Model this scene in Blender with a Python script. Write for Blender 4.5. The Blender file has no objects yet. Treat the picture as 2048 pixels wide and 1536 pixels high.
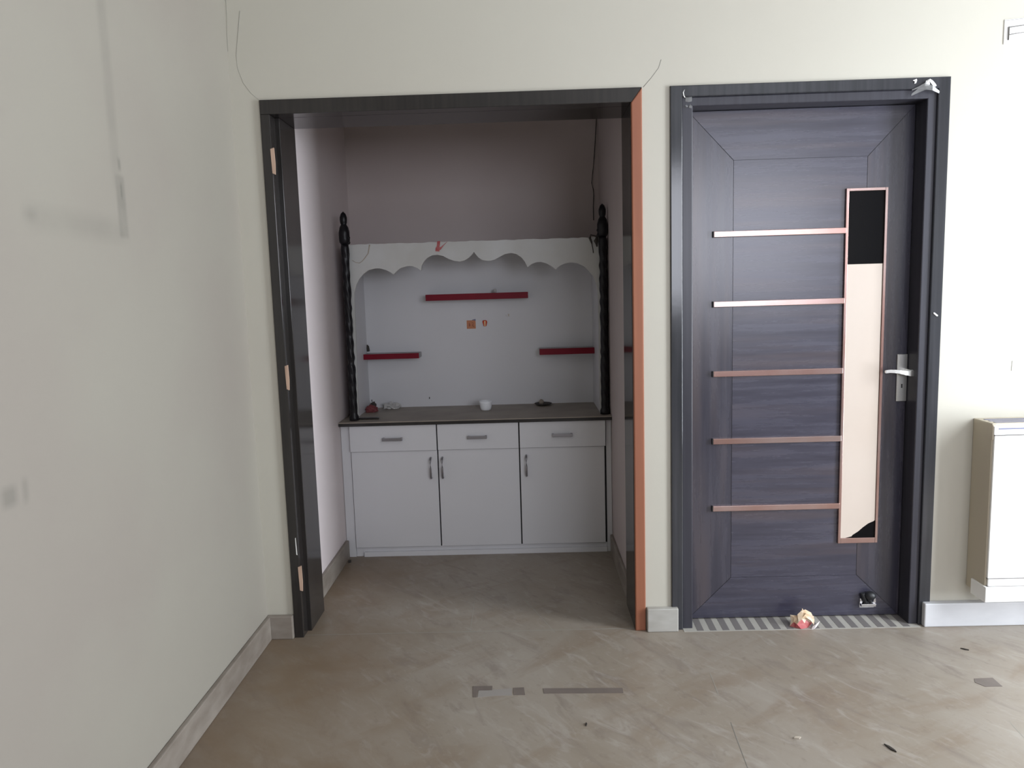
import bpy, bmesh, math, random
from mathutils import Vector, Matrix, noise
S = bpy.context.scene
C = S.collection
random.seed(4)

# ------------------------------------------------------------------ materials
def lin(c):
    return tuple((x/12.92 if x <= .04045 else ((x+.055)/1.055)**2.4) for x in c)

def mat(name, rgb, rough=.6, metal=0.0, spec=.5, var=None, vscale=(4,4,4), vamt=.5, bump=0.0, bscale=60, coat=0.0, detail=4, lo=.35, hi=.65, trans=0.0):
    m = bpy.data.materials.new(name); m.use_nodes = True
    nt = m.node_tree; b = nt.nodes['Principled BSDF']
    b.inputs['Base Color'].default_value = (*rgb, 1)
    b.inputs['Roughness'].default_value = rough
    b.inputs['Metallic'].default_value = metal
    b.inputs['Specular IOR Level'].default_value = spec
    b.inputs['Coat Weight'].default_value = coat
    b.inputs['Transmission Weight'].default_value = trans
    tc = nt.nodes.new('ShaderNodeTexCoord')
    if var:
        mp = nt.nodes.new('ShaderNodeMapping'); mp.inputs['Scale'].default_value = vscale
        nt.links.new(tc.outputs['Object'], mp.inputs['Vector'])
        n = nt.nodes.new('ShaderNodeTexNoise'); n.inputs['Scale'].default_value = 1; n.inputs['Detail'].default_value = detail
        nt.links.new(mp.outputs['Vector'], n.inputs['Vector'])
        r = nt.nodes.new('ShaderNodeMapRange'); r.inputs['From Min'].default_value = lo; r.inputs['From Max'].default_value = hi
        r.inputs['To Max'].default_value = vamt
        nt.links.new(n.outputs['Fac'], r.inputs['Value'])
        mx = nt.nodes.new('ShaderNodeMix'); mx.data_type = 'RGBA'
        mx.inputs['A'].default_value = (*rgb, 1); mx.inputs['B'].default_value = (*var, 1)
        nt.links.new(r.outputs['Result'], mx.inputs['Factor'])
        nt.links.new(mx.outputs['Result'], b.inputs['Base Color'])
    if bump:
        n2 = nt.nodes.new('ShaderNodeTexNoise'); n2.inputs['Scale'].default_value = bscale; n2.inputs['Detail'].default_value = 5
        nt.links.new(tc.outputs['Object'], n2.inputs['Vector'])
        bp = nt.nodes.new('ShaderNodeBump'); bp.inputs['Strength'].default_value = bump; bp.inputs['Distance'].default_value = .004
        nt.links.new(n2.outputs['Fac'], bp.inputs['Height'])
        nt.links.new(bp.outputs['Normal'], b.inputs['Normal'])
    return m

def nodes_of(m):
    return m.node_tree, m.node_tree.nodes['Principled BSDF']

M = {}
M['paint'] = mat('cream_wall_paint', (.51,.487,.42), .55, var=(.475,.443,.385), vscale=(1.1,1.1,1.1), vamt=.5, bump=.05, bscale=35)
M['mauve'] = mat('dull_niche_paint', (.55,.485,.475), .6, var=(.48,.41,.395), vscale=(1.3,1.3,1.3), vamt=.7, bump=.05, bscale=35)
M['mauvelight'] = mat('pale_mauve_paint', (.72,.645,.645), .5, var=(.67,.595,.59), vscale=(1.3,1.3,1.3), vamt=.7, bump=.04, bscale=35)  # niche paint lightened to paint in the light on the left wall
M['ceil'] = mat('ceiling_white', (.58,.58,.56), .7)
M['rear'] = mat('rear_wall_paint', (.36,.35,.32), .6, var=(.32,.31,.28), vscale=(2,2,2))  # unseen wall, darkened to cut bounced light
M['wenge'] = mat('dark_gloss_frame', (.020,.018,.017), .13, spec=.5, var=(.030,.026,.024), vscale=(60,60,2), vamt=.8, bump=.012, bscale=14)
M['frame2'] = mat('dark_grey_door_frame', (.026,.027,.032), .14, spec=.6, var=(.045,.046,.054), vscale=(50,50,1.5), vamt=.8, bump=.05, bscale=16)
M['frame3'] = mat('dark_inner_frame', (.030,.029,.038), .32, spec=.4, var=(.045,.044,.056), vscale=(50,50,1.5), vamt=.8)
M['orange'] = mat('bare_orange_wood', (.30,.108,.055), .6, var=(.25,.088,.048), vscale=(30,30,1.5), vamt=.9, bump=.1, bscale=25)
M['rawwood'] = mat('raw_wood', (.52,.36,.27), .8, var=(.38,.25,.18), vscale=(40,40,5), vamt=.9)
def grain(name, scale, base, var, warm):
    m = mat(name, base, .36, spec=.75)
    nt, b = nodes_of(m)
    tc = nt.nodes.new('ShaderNodeTexCoord')
    def layer(sc, det, prev, col, lo, hi, amt):
        mp = nt.nodes.new('ShaderNodeMapping'); mp.inputs['Scale'].default_value = sc
        nt.links.new(tc.outputs['Object'], mp.inputs['Vector'])
        n = nt.nodes.new('ShaderNodeTexNoise'); n.inputs['Scale'].default_value = 1; n.inputs['Detail'].default_value = det
        n.inputs['Roughness'].default_value = .65
        nt.links.new(mp.outputs['Vector'], n.inputs['Vector'])
        r = nt.nodes.new('ShaderNodeMapRange'); r.inputs['From Min'].default_value = lo; r.inputs['From Max'].default_value = hi; r.inputs['To Max'].default_value = amt
        nt.links.new(n.outputs['Fac'], r.inputs['Value'])
        mx = nt.nodes.new('ShaderNodeMix'); mx.data_type = 'RGBA'
        if prev is None: mx.inputs['A'].default_value = (*base, 1)
        else: nt.links.new(prev, mx.inputs['A'])
        mx.inputs['B'].default_value = (*col, 1)
        nt.links.new(r.outputs['Result'], mx.inputs['Factor'])
        return mx.outputs['Result'], n
    s = scale
    o1, n1 = layer((s[0]*1, s[1], s[2]*1), 6, None, var, .38, .62, .9)
    o2, n2 = layer((s[0]*.25, s[1], s[2]*.3), 3, o1, warm, .5, .72, .75)
    nt.links.new(o2, b.inputs['Base Color'])
    rr = nt.nodes.new('ShaderNodeMapRange'); rr.inputs['To Min'].default_value = .20; rr.inputs['To Max'].default_value = .34
    nt.links.new(n1.outputs['Fac'], rr.inputs['Value']); nt.links.new(rr.outputs['Result'], b.inputs['Roughness'])
    return m
M['grain_h'] = grain('door_laminate_across', (1.6,2,26), (.030,.028,.045), (.056,.054,.080), (.088,.064,.066))
M['grain_v'] = grain('door_laminate_upright', (26,2,1.6), (.028,.026,.040), (.048,.046,.066), (.075,.056,.058))
M['groove'] = mat('dark_groove', (.02,.02,.025), .6)
M['copper'] = mat('pinkish_steel_strip', (.50,.39,.375), .24, metal=.9, var=(.40,.235,.205), vscale=(2.2,2.2,2.2), vamt=.9, lo=.38, hi=.6)
M['endcap'] = mat('black_end', (.012,.012,.012), .5)
M['glass'] = mat('black_glass', (.003,.003,.004), .06, spec=.12)
M['cream'] = mat('cream_insert', (.55,.465,.40), .22, var=(.59,.51,.45), vscale=(3,3,2), vamt=.8)
M['satin'] = mat('satin_steel', (.72,.71,.69), .28, metal=.9)
M['steel'] = mat('bright_steel', (.80,.80,.83), .16, metal=1)
M['dgrey'] = mat('handle_grey', (.30,.29,.31), .35, metal=.8)
M['white'] = mat('white_laminate', (.655,.655,.68), .38, var=(.63,.63,.655), vscale=(2,2,2), vamt=.6)
M['gap'] = mat('cabinet_inside', (.015,.015,.017), .8)
M['stone'] = mat('dusty_dark_stone', (.25,.215,.18), .5, var=(.33,.29,.245), vscale=(5,6,5), vamt=.9, bump=.05)
M['stone_edge'] = mat('polished_stone_edge', (.022,.020,.020), .25)
M['carved'] = mat('black_carved_wood', (.007,.0065,.008), .34, spec=.28, var=(.014,.013,.016), vscale=(20,20,20), bump=.2, bscale=60)
M['board'] = mat('old_white_board', (.60,.605,.60), .5, var=(.53,.525,.50), vscale=(5,5,5), vamt=.8)
M['alcove'] = mat('white_alcove_panel', (.655,.655,.685), .45, var=(.62,.62,.645), vscale=(2,2,2))
M['red'] = mat('dark_red_edge', (.20,.005,.020), .45, spec=.2, var=(.165,.005,.016), vscale=(12,12,12))
M['shelfgrey'] = mat('grey_shelf_board', (.36,.35,.36), .5)
M['cup'] = mat('white_plastic', (.86,.88,.91), .35)
M['clear'] = mat('milky_plastic', (.52,.51,.50), .3)
M['redcloth'] = mat('dull_red_wrap', (.20,.045,.05), .7, var=(.11,.025,.03), vscale=(30,30,30))
M['black'] = mat('black_rubber', (.014,.014,.016), .45)
M['darkdust'] = mat('sooty_brown', (.05,.043,.038), .8)
M['orangeprint'] = mat('orange_paper', (.53,.21,.105), .6)
M['darkprint'] = mat('brown_print', (.30,.09,.045), .6)
M['glossred'] = mat('glossy_red_orange', (.55,.05,.012), .12, coat=.6)
M['gold'] = mat('pale_gold', (.85,.66,.40), .25, metal=.6)
M['paper'] = mat('scrap_beige', (.46,.40,.33), .8)
M['wrapA'] = mat('wrapper_tan', (.68,.47,.29), .45, var=(.80,.72,.60), vscale=(28,28,28), vamt=.9)
M['wrapB'] = mat('wrapper_red', (.42,.06,.07), .45, var=(.55,.22,.2), vscale=(35,35,35), vamt=.7)
M['wrapW'] = mat('wrapper_white', (.8,.74,.75), .5)
M['tape'] = mat('clear_sticky_tape', (.72,.72,.72), .12, trans=.85)
M['tapew'] = mat('whitened_tape', (.85,.84,.82), .3)
M['scrap'] = mat('white_scrap', (.85,.86,.88), .5)
M['wire'] = mat('thin_dark_wire', (.03,.024,.02), .6)
M['crack'] = mat('hairline_crack', (.17,.165,.15), .9)
M['crack2'] = mat('faint_crack', (.34,.33,.29), .9)
M['unit'] = mat('tan_casing', (.50,.44,.345), .45)  # white casing with the shade on its side painted in as tan
M['unitwhite'] = mat('white_casing_front', (.90,.89,.87), .4)
M['seam'] = mat('grey_seam', (.20,.19,.18), .6)
M['slot'] = mat('blue_grey_slot', (.16,.17,.26), .5)
M['inlay'] = mat('dark_inlay_stone', (.14,.115,.10), .5, var=(.20,.165,.145), vscale=(9,9,9))
M['inlaylight'] = mat('greyed_inlay_stone', (.29,.265,.245), .5)
M['stripedark'] = mat('threshold_dark_bar', (.175,.16,.155), .5)
M['winframe'] = mat('window_frame_paint', (.55,.55,.55), .4)
M['doormat_edge'] = M['stripedark']

# marble floor: drifting diagonal veins, dust and a painted darkening to the left
def marble():
    m = mat('dusty_marble', (.40,.36,.31), .38)
    nt, b = nodes_of(m)
    tc = nt.nodes.new('ShaderNodeTexCoord')
    def nz(sc, rot, det, dist=0):
        m0 = nt.nodes.new('ShaderNodeMapping'); m0.inputs['Rotation'].default_value = (0,0,rot)
        nt.links.new(tc.outputs['Object'], m0.inputs['Vector'])
        mp = nt.nodes.new('ShaderNodeMapping'); mp.inputs['Scale'].default_value = sc
        nt.links.new(m0.outputs['Vector'], mp.inputs['Vector'])
        n = nt.nodes.new('ShaderNodeTexNoise'); n.inputs['Scale'].default_value = 1; n.inputs['Detail'].default_value = det
        n.inputs['Distortion'].default_value = dist; n.inputs['Roughness'].default_value = .6
        nt.links.new(mp.outputs['Vector'], n.inputs['Vector']); return n.outputs['Fac']
    def mix(prev, col, fac, lo, hi, amt):
        r = nt.nodes.new('ShaderNodeMapRange'); r.inputs['From Min'].default_value = lo; r.inputs['From Max'].default_value = hi; r.inputs['To Max'].default_value = amt
        nt.links.new(fac, r.inputs['Value'])
        mx = nt.nodes.new('ShaderNodeMix'); mx.data_type = 'RGBA'
        if isinstance(prev, tuple): mx.inputs['A'].default_value = (*prev, 1)
        else: nt.links.new(prev, mx.inputs['A'])
        mx.inputs['B'].default_value = (*col, 1)
        nt.links.new(r.outputs['Result'], mx.inputs['Factor']); return mx.outputs['Result']
    o = mix((0.268,0.226,0.180), (0.316,0.279,0.237), nz((1.3,2.2,1), .95, 5, .5), .4, .62, .85)
    o = mix(o, (0.216,0.159,0.112), nz((1.5,4.5,1), -.55, 5, 1.0), .50, .70, .70)
    o = mix(o, (0.188,0.153,0.132), nz((3.5,11,1), .95, 6, 1.2), .53, .70, .62)
    o = mix(o, (0.368,0.333,0.296), nz((6,17,1), .9, 6, 1.2), .55, .72, .70)
    o = mix(o, (0.176,0.139,0.115), nz((22,34,1), .95, 5, .6), .58, .76, .50)
    o = mix(o, (0.352,0.318,0.277), nz((30,48,1), .9, 4, .6), .58, .76, .45)
    sx = nt.nodes.new('ShaderNodeSeparateXYZ'); nt.links.new(tc.outputs['Object'], sx.inputs['Vector'])
    def smooth(v, a, c):
        q = nt.nodes.new('ShaderNodeMapRange'); q.interpolation_type = 'SMOOTHSTEP'
        q.inputs['From Min'].default_value = a; q.inputs['From Max'].default_value = c; nt.links.new(v, q.inputs['Value']); return q.outputs[0]
    def mul(a, c):
        q = nt.nodes.new('ShaderNodeMath'); q.operation = 'MULTIPLY'
        nt.links.new(a, q.inputs[0])
        if isinstance(c, float): q.inputs[1].default_value = c
        else: nt.links.new(c, q.inputs[1])
        return q.outputs[0]
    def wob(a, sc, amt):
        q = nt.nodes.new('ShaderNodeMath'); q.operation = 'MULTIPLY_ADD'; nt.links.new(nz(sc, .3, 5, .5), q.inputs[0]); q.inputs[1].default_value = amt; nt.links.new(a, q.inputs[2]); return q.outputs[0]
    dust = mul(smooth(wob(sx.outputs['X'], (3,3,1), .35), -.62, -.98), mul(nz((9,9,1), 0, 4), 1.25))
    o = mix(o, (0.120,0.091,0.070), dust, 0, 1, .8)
    left_falloff = mul(smooth(wob(sx.outputs['X'], (1.3,1.0,1), 1.3), .75, -.35), nz((2.2,4.5,1), .6, 5, .8))  # browning to the left, partly dust, partly painted light falloff
    o = mix(o, (0.196,0.136,0.085), left_falloff, .12, .6, .8)
    nt.links.new(o, b.inputs['Base Color'])
    rr = nt.nodes.new('ShaderNodeMapRange'); rr.inputs['To Min'].default_value = .30; rr.inputs['To Max'].default_value = .62
    nt.links.new(nz((5,5,1), 0, 5), rr.inputs['Value']); nt.links.new(rr.outputs['Result'], b.inputs['Roughness'])
    return m
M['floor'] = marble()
M['skirt'] = mat('dusty_marble_skirting', (.29,.255,.22), .5, var=(.17,.14,.115), vscale=(6,6,14), vamt=.8)
M['skirtpier'] = mat('greyish_marble_skirting', (.46,.45,.42), .5, var=(.34,.32,.29), vscale=(7,7,18), vamt=.8)
M['skirtlight'] = mat('pale_marble_skirting', (.60,.60,.62), .4, var=(.50,.50,.52), vscale=(5,5,9), vamt=.8)  # same marble with bluish daylight painted into its colour

# left wall: cream paint darkened to offset the daylight on it, with the dirt outline of a frame that once hung there
def stained_paint():
    m = mat('stained_cream_paint', (.68,.675,.605), .55, bump=.05, bscale=35)
    nt, b = nodes_of(m)
    tc = nt.nodes.new('ShaderNodeTexCoord'); sp = nt.nodes.new('ShaderNodeSeparateXYZ')
    nt.links.new(tc.outputs['Object'], sp.inputs['Vector'])
    def math_(op, a, bb=None, clamp=False):
        n = nt.nodes.new('ShaderNodeMath'); n.operation = op; n.use_clamp = clamp
        for i, v in enumerate((a, bb)):
            if v is None: continue
            if isinstance(v, (int, float)): n.inputs[i].default_value = v
            else: nt.links.new(v, n.inputs[i])
        return n.outputs[0]
    def noi(sc, det=4):
        n = nt.nodes.new('ShaderNodeTexNoise'); n.inputs['Scale'].default_value = sc; n.inputs['Detail'].default_value = det
        nt.links.new(tc.outputs['Object'], n.inputs['Vector']); return n.outputs['Fac']
    Y, Z = sp.outputs['Y'], sp.outputs['Z']
    def band(v, a, bb, soft):   # 1 inside [a,b]
        up = nt.nodes.new('ShaderNodeMapRange'); up.inputs['From Min'].default_value = a-soft; up.inputs['From Max'].default_value = a+soft; nt.links.new(v, up.inputs['Value'])
        dn = nt.nodes.new('ShaderNodeMapRange'); dn.inputs['From Min'].default_value = bb-soft; dn.inputs['From Max'].default_value = bb+soft
        dn.inputs['To Min'].default_value = 1; dn.inputs['To Max'].default_value = 0; nt.links.new(v, dn.inputs['Value'])
        return math_('MULTIPLY', up.outputs[0], dn.outputs[0])
    def rect(y0, y1, z0, z1, s1, s2): return math_('MULTIPLY', band(Y, y0, y1, s1), band(Z, z0, z1, s2))
    n1 = noi(9)
    col = None
    def lay(prev, colr, fac):
        mx = nt.nodes.new('ShaderNodeMix'); mx.data_type = 'RGBA'
        if isinstance(prev, tuple): mx.inputs['A'].default_value = (*prev, 1)
        else: nt.links.new(prev, mx.inputs['A'])
        mx.inputs['B'].default_value = (*colr, 1); nt.links.new(fac, mx.inputs['Factor']); return mx.outputs['Result']
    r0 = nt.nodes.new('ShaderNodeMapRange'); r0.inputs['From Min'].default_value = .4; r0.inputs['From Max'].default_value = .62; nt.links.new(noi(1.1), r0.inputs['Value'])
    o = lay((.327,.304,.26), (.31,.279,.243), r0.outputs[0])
    dirt = (.145,.14,.12)
    o = lay(o, dirt, math_('MULTIPLY', rect(-.872, -.828, 1.555, 1.72, .006, .006), math_('MULTIPLY', n1, .75), True))
    o = lay(o, dirt, math_('MULTIPLY', rect(-.884, -.842, 1.70, 2.35, .010, .05), math_('MULTIPLY', n1, .38), True))
    o = lay(o, dirt, math_('MULTIPLY', rect(-1.26, -.835, 1.545, 1.60, .02, .018), math_('MULTIPLY', n1, .30), True))
    o = lay(o, dirt, math_('MULTIPLY', rect(-.852, -.838, 1.735, 1.765, .003, .006), .42))
    o = lay(o, dirt, math_('MULTIPLY', rect(-.850, -.841, 1.66, 1.70, .003, .008), .55))
    o = lay(o, dirt, math_('MULTIPLY', rect(-1.255, -1.225, 1.565, 1.59, .02, .012), .32))
    o = lay(o, dirt, math_('MULTIPLY', rect(-1.425, -1.382, .965, 1.005, .010, .010), .45))
    o = lay(o, dirt, math_('MULTIPLY', rect(-1.362, -1.344, .96, 1.012, .006, .010), .28))
    nt.links.new(o, b.inputs['Base Color'])
    return m
M['paintleft'] = stained_paint()

# ------------------------------------------------------------------ mesh helpers (world coordinates)
def B(): return bmesh.new()
def box(bm, x0, x1, y0, y1, z0, z1, bev=0, seg=2, mi=0):
    t = bmesh.new()
    r = bmesh.ops.create_cube(t, size=1)
    bmesh.ops.scale(t, vec=(x1-x0, y1-y0, z1-z0), verts=t.verts)
    bmesh.ops.translate(t, vec=((x0+x1)/2, (y0+y1)/2, (z0+z1)/2), verts=t.verts)
    if bev: bmesh.ops.bevel(t, geom=list(t.edges), offset=bev, segments=seg, affect='EDGES', profile=.5)
    merge(bm, t, mi)
def merge(bm, t, mi=0):
    mp = {v: bm.verts.new(v.co) for v in t.verts}
    for f in t.faces:
        try:
            n = bm.faces.new([mp[v] for v in f.verts]); n.material_index = mi if mi else f.material_index; n.smooth = f.smooth
        except ValueError: pass
    t.free()
def prism_y(bm, pts, y0, y1, bev=0, mi=0):      # polygon in X-Z, thick in Y
    t = bmesh.new()
    a = [t.verts.new((x, y0, z)) for x, z in pts]
    f = t.faces.new(a)
    r = bmesh.ops.extrude_face_region(t, geom=[f])
    bmesh.ops.translate(t, vec=(0, y1-y0, 0), verts=[v for v in r['geom'] if isinstance(v, bmesh.types.BMVert)])
    bmesh.ops.recalc_face_normals(t, faces=t.faces)
    if bev:
        es = [e for e in t.edges if abs(e.verts[0].co.y-y0) < 1e-6 and abs(e.verts[1].co.y-y0) < 1e-6]
        bmesh.ops.bevel(t, geom=es, offset=bev, segments=2, affect='EDGES', profile=.5)
    merge(bm, t, mi)
def prism_z(bm, pts, z0, z1, mi=0):             # polygon in X-Y, thick in Z
    t = bmesh.new()
    f = t.faces.new([t.verts.new((x, y, z0)) for x, y in pts])
    r = bmesh.ops.extrude_face_region(t, geom=[f])
    bmesh.ops.translate(t, vec=(0, 0, z1-z0), verts=[v for v in r['geom'] if isinstance(v, bmesh.types.BMVert)])
    bmesh.ops.recalc_face_normals(t, faces=t.faces)
    merge(bm, t, mi)
def lathe(bm, prof, cx, cy, n=28, cap=True, mi=0, wob=None):
    t = bmesh.new(); rings = []
    for r, z in prof:
        ring = []
        for i in range(n):
            a = 2*math.pi*i/n
            rr = r*(1 + (wob(a, z) if wob else 0))
            ring.append(t.verts.new((cx+rr*math.cos(a), cy+rr*math.sin(a), z)))
        rings.append(ring)
    for p, q in zip(rings, rings[1:]):
        for i in range(n):
            f = t.faces.new([p[i], p[(i+1) % n], q[(i+1) % n], q[i]]); f.smooth = True
    if cap:
        t.faces.new(list(reversed(rings[0]))); t.faces.new(rings[-1])
    bmesh.ops.recalc_face_normals(t, faces=t.faces)
    merge(bm, t, mi)
def tube(bm, pts, r, n=8, mi=0):
    pts = [Vector(p) for p in pts]
    t = bmesh.new(); rings = []
    rs = r if isinstance(r, (list, tuple)) else [r]*len(pts)
    for k, p in enumerate(pts):
        d = (pts[min(k+1, len(pts)-1)] - pts[max(k-1, 0)]).normalized()
        u = d.cross(Vector((0,0,1)));
        if u.length < .1: u = d.cross(Vector((0,1,0)))
        u.normalize(); w = d.cross(u)
        rings.append([t.verts.new(p + (u*math.cos(2*math.pi*i/n) + w*math.sin(2*math.pi*i/n))*rs[k]) for i in range(n)])
    for p, q in zip(rings, rings[1:]):
        for i in range(n):
            f = t.faces.new([p[i], p[(i+1) % n], q[(i+1) % n], q[i]]); f.smooth = True
    t.faces.new(list(reversed(rings[0]))); t.faces.new(rings[-1])
    bmesh.ops.recalc_face_normals(t, faces=t.faces)
    merge(bm, t, mi)
def crumple(bm, c, size, seed, sub=3, amp=.35, fr=3.2, mi=0, rot=0, split=None):
    t = bmesh.new(); bmesh.ops.create_icosphere(t, subdivisions=sub, radius=1)
    rnd = random.Random(seed); off = Vector((rnd.random()*50, rnd.random()*50, rnd.random()*50))
    Rm = Matrix.Rotation(rot, 3, 'Z')
    for v in t.verts:
        d = v.co.normalized()
        h = 1 + amp*(noise.noise(d*fr+off)*1.2 + .6*abs(noise.noise(d*fr*2.3+off)) - .2)
        p = d*h
        p.z = max(p.z, -.55)
        v.co = Rm @ Vector((p.x*size[0], p.y*size[1], p.z*size[2]))
    zmin = min(v.co.z for v in t.verts)
    for v in t.verts: v.co = v.co + Vector((c[0], c[1], c[2]-zmin))
    if split:
        for f in t.faces: f.material_index = split(f.calc_center_median()-Vector(c))
    merge(bm, t, mi)
def ribbon(bm, pts, w, nrm, th=.0006, mi=0):
    """thin folded strip with real thickness: pts centre line, w width vector per point, nrm thickness direction"""
    pts = [Vector(p) for p in pts]; ws = [Vector(x) for x in w]; nrm = Vector(nrm)*th
    t = bmesh.new(); A = []
    for p, x in zip(pts, ws):
        A.append([t.verts.new(p-x), t.verts.new(p+x), t.verts.new(p+x+nrm), t.verts.new(p-x+nrm)])
    for a, b in zip(A, A[1:]):
        for i in range(4): t.faces.new([a[i], a[(i+1) % 4], b[(i+1) % 4], b[i]])
    t.faces.new(A[0]); t.faces.new(list(reversed(A[-1])))
    bmesh.ops.recalc_face_normals(t, faces=t.faces)
    merge(bm, t, mi)

def obj(name, bm, m, parent=None, origin=None):
    me = bpy.data.meshes.new(name)
    root = Vector(origin) if origin else Vector((0,0,0))
    if parent:
        p = parent
        while p: root = root + p.location if not origin else root; p = p.parent if not origin else None
    bmesh.ops.translate(bm, vec=-root, verts=bm.verts)
    bmesh.ops.recalc_face_normals(bm, faces=bm.faces)
    bm.to_mesh(me); bm.free()
    for x in (m if isinstance(m, (list, tuple)) else [m]): me.materials.append(x)
    o = bpy.data.objects.new(name, me); C.objects.link(o)
    if parent: o.parent = parent
    elif origin: o.location = origin
    return o
def tag(o, label, cat, group=None, kind=None):
    if label: o['label'] = label
    if cat: o['category'] = cat
    if group: o['group'] = group
    if kind: o['kind'] = kind
    return o
def thing(name, loc, label, cat, group=None, kind=None):
    o = bpy.data.objects.new(name, None); o.empty_display_size = .05; C.objects.link(o); o.location = loc
    return tag(o, label, cat, group, kind)
def bx(name, m, parent, *a, bev=0, **k):
    b = B(); box(b, *a, bev=bev, **k); return obj(name, b, m, parent)

# ------------------------------------------------------------------ the room
WF = .008                       # front face of the back wall
XL, XR, YR, ZC = -1.08, 3.2, -4.8, 2.95
b = B(); box(b, XL-.2, XR+.2, YR-.2, 1.7, -.2, 0)
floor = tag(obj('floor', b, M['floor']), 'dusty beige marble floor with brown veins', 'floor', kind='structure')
b = B(); box(b, XL-.2, XR+.2, YR-.2, WF+.22, ZC, ZC+.15)
tag(obj('ceiling', b, M['ceil']), 'white ceiling of the room', 'ceiling', kind='structure')
b = B()
W0, W1 = WF, WF+.222
for x0, x1, z0, z1 in ((XL, -.972, 0, ZC), (-.972, .459, 2.119, ZC), (.459, .566, 0, ZC), (.566, 1.595, 2.119, ZC), (1.595, XR, 0, ZC)):
    box(b, x0, x1, W0, W1, z0, z1)
bmesh.ops.remove_doubles(b, verts=b.verts, dist=1e-5)
wall_back = tag(obj('wall_back', b, M['paint']), 'cream back wall with the open niche and the dark door', 'wall', kind='structure')
b = B(); box(b, XL-.2, XL, YR-.2, W1, 0, ZC)
tag(obj('wall_left', b, M['paintleft']), 'cream left wall with grey outline of a removed picture frame', 'wall', kind='structure')
# right wall with a window opening plus an added one, rear wall with a window opening
WZ0, WZ1 = .12, 2.62
WINS = ((-1.75, -.80), (-2.75, -2.0))  # second opening is added to light the niche
b = B()
box(b, XR, XR+.2, YR-.2, WINS[1][0], 0, ZC); box(b, XR, XR+.2, WINS[1][1], WINS[0][0], 0, ZC); box(b, XR, XR+.2, WINS[0][1], W1, 0, ZC)
for y0, y1 in WINS: box(b, XR, XR+.2, y0, y1, 0, WZ0); box(b, XR, XR+.2, y0, y1, WZ1, ZC)
tag(obj('wall_right', b, M['paint']), 'cream right wall with two bright windows', 'wall', kind='structure')
RX0, RX1, RZ0, RZ1 = .75, 3.12, 1.15, 2.6
b = B()
box(b, XL, RX0, YR-.2, YR, 0, ZC); box(b, RX1, XR, YR-.2, YR, 0, ZC); box(b, RX0, RX1, YR-.2, YR, 0, RZ0); box(b, RX0, RX1, YR-.2, YR, RZ1, ZC)
tag(obj('wall_rear', b, M['rear']), 'cream wall behind the viewer with a wide window', 'wall', kind='structure')
for n_, (y0_, y1_), lab in ((1, WINS[0], 'bright tall window in the right wall nearest the door'), (3, WINS[1], 'second tall window in the right wall farther from the door')):
    w = thing('window_%d' % n_, (XR+.05, (y0_+y1_)/2, WZ0), lab, 'window', kind='structure')
    b = B()
    for y0, y1, z0, z1 in ((y0_, y0_+.05, WZ0, WZ1), (y1_-.05, y1_, WZ0, WZ1), (y0_, y1_, WZ0, WZ0+.05), (y0_, y1_, WZ1-.05, WZ1)):
        box(b, XR+.03, XR+.08, y0, y1, z0, z1)
    obj('window_frame', b, M['winframe'], w)
w = thing('window_2', ((RX0+RX1)/2, YR-.05, RZ0), 'wide window in the wall behind the viewer', 'window', kind='structure')
b = B()
for x0, x1, z0, z1 in ((RX0, RX0+.05, RZ0, RZ1), (RX1-.05, RX1, RZ0, RZ1), (RX0, RX1, RZ0, RZ0+.05), (RX0, RX1, RZ1-.05, RZ1), ((RX0+RX1)/2-.03, (RX0+RX1)/2+.03, RZ0, RZ1)):
    box(b, x0, x1, YR-.08, YR-.03, z0, z1)
obj('window_frame', b, M['winframe'], w)

# niche shell
NX, NR, NB, NZ = -.977, .437, 1.406, 2.6
b = B(); box(b, NX-.12, NX, W1, NB+.12, 0, NZ)
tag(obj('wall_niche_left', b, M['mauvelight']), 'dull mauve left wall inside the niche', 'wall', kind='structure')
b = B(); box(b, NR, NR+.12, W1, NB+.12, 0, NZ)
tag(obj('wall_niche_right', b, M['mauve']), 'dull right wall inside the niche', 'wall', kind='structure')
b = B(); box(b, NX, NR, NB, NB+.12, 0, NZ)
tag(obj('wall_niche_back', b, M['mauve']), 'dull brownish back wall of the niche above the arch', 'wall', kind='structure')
b = B(); box(b, NX-.12, NR+.12, W1, NB+.12, NZ, NZ+.1)
tag(obj('ceiling_niche', b, M['ceil']), 'ceiling of the niche', 'ceiling', kind='structure')
# closed space behind the door leaf
b = B(); box(b, .557, 1.70, W1+.001, W1+.06, 0, 2.3)
tag(obj('wall_behind_door', b, M['paint']), 'wall closing the space behind the dark door', 'wall', kind='structure')

# baseboards
BH = .0975
def base(name, x0, x1, y0, y1, m, label, jag=0):
    b = B(); box(b, x0, x1, y0, y1, 0, BH, bev=.004)
    return tag(obj(name, b, m), label, 'baseboard', kind='structure')
base('baseboard_left', XL, XL+.018, YR, -.018, M['skirt'], 'dusty marble skirting along the left wall')
base('baseboard_back', XL, -.974, -.016, WF, M['skirt'], 'short dusty skirting left of the niche opening')
base('baseboard_pier', .463, .588, -.020, WF, M['skirtpier'], 'short pale skirting on the pier between niche and door')
base('baseboard_right', 1.566, XR, -.024, WF, M['skirtlight'], 'pale bluish marble skirting right of the door')
base('baseboard_niche_left', NX, NX+.018, W1, .925, M['skirt'], 'grey skirting on the left inside the niche')
base('baseboard_niche_right', NR-.015, NR, W1, .925, M['skirt'], 'grey skirting on the right inside the niche')

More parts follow.
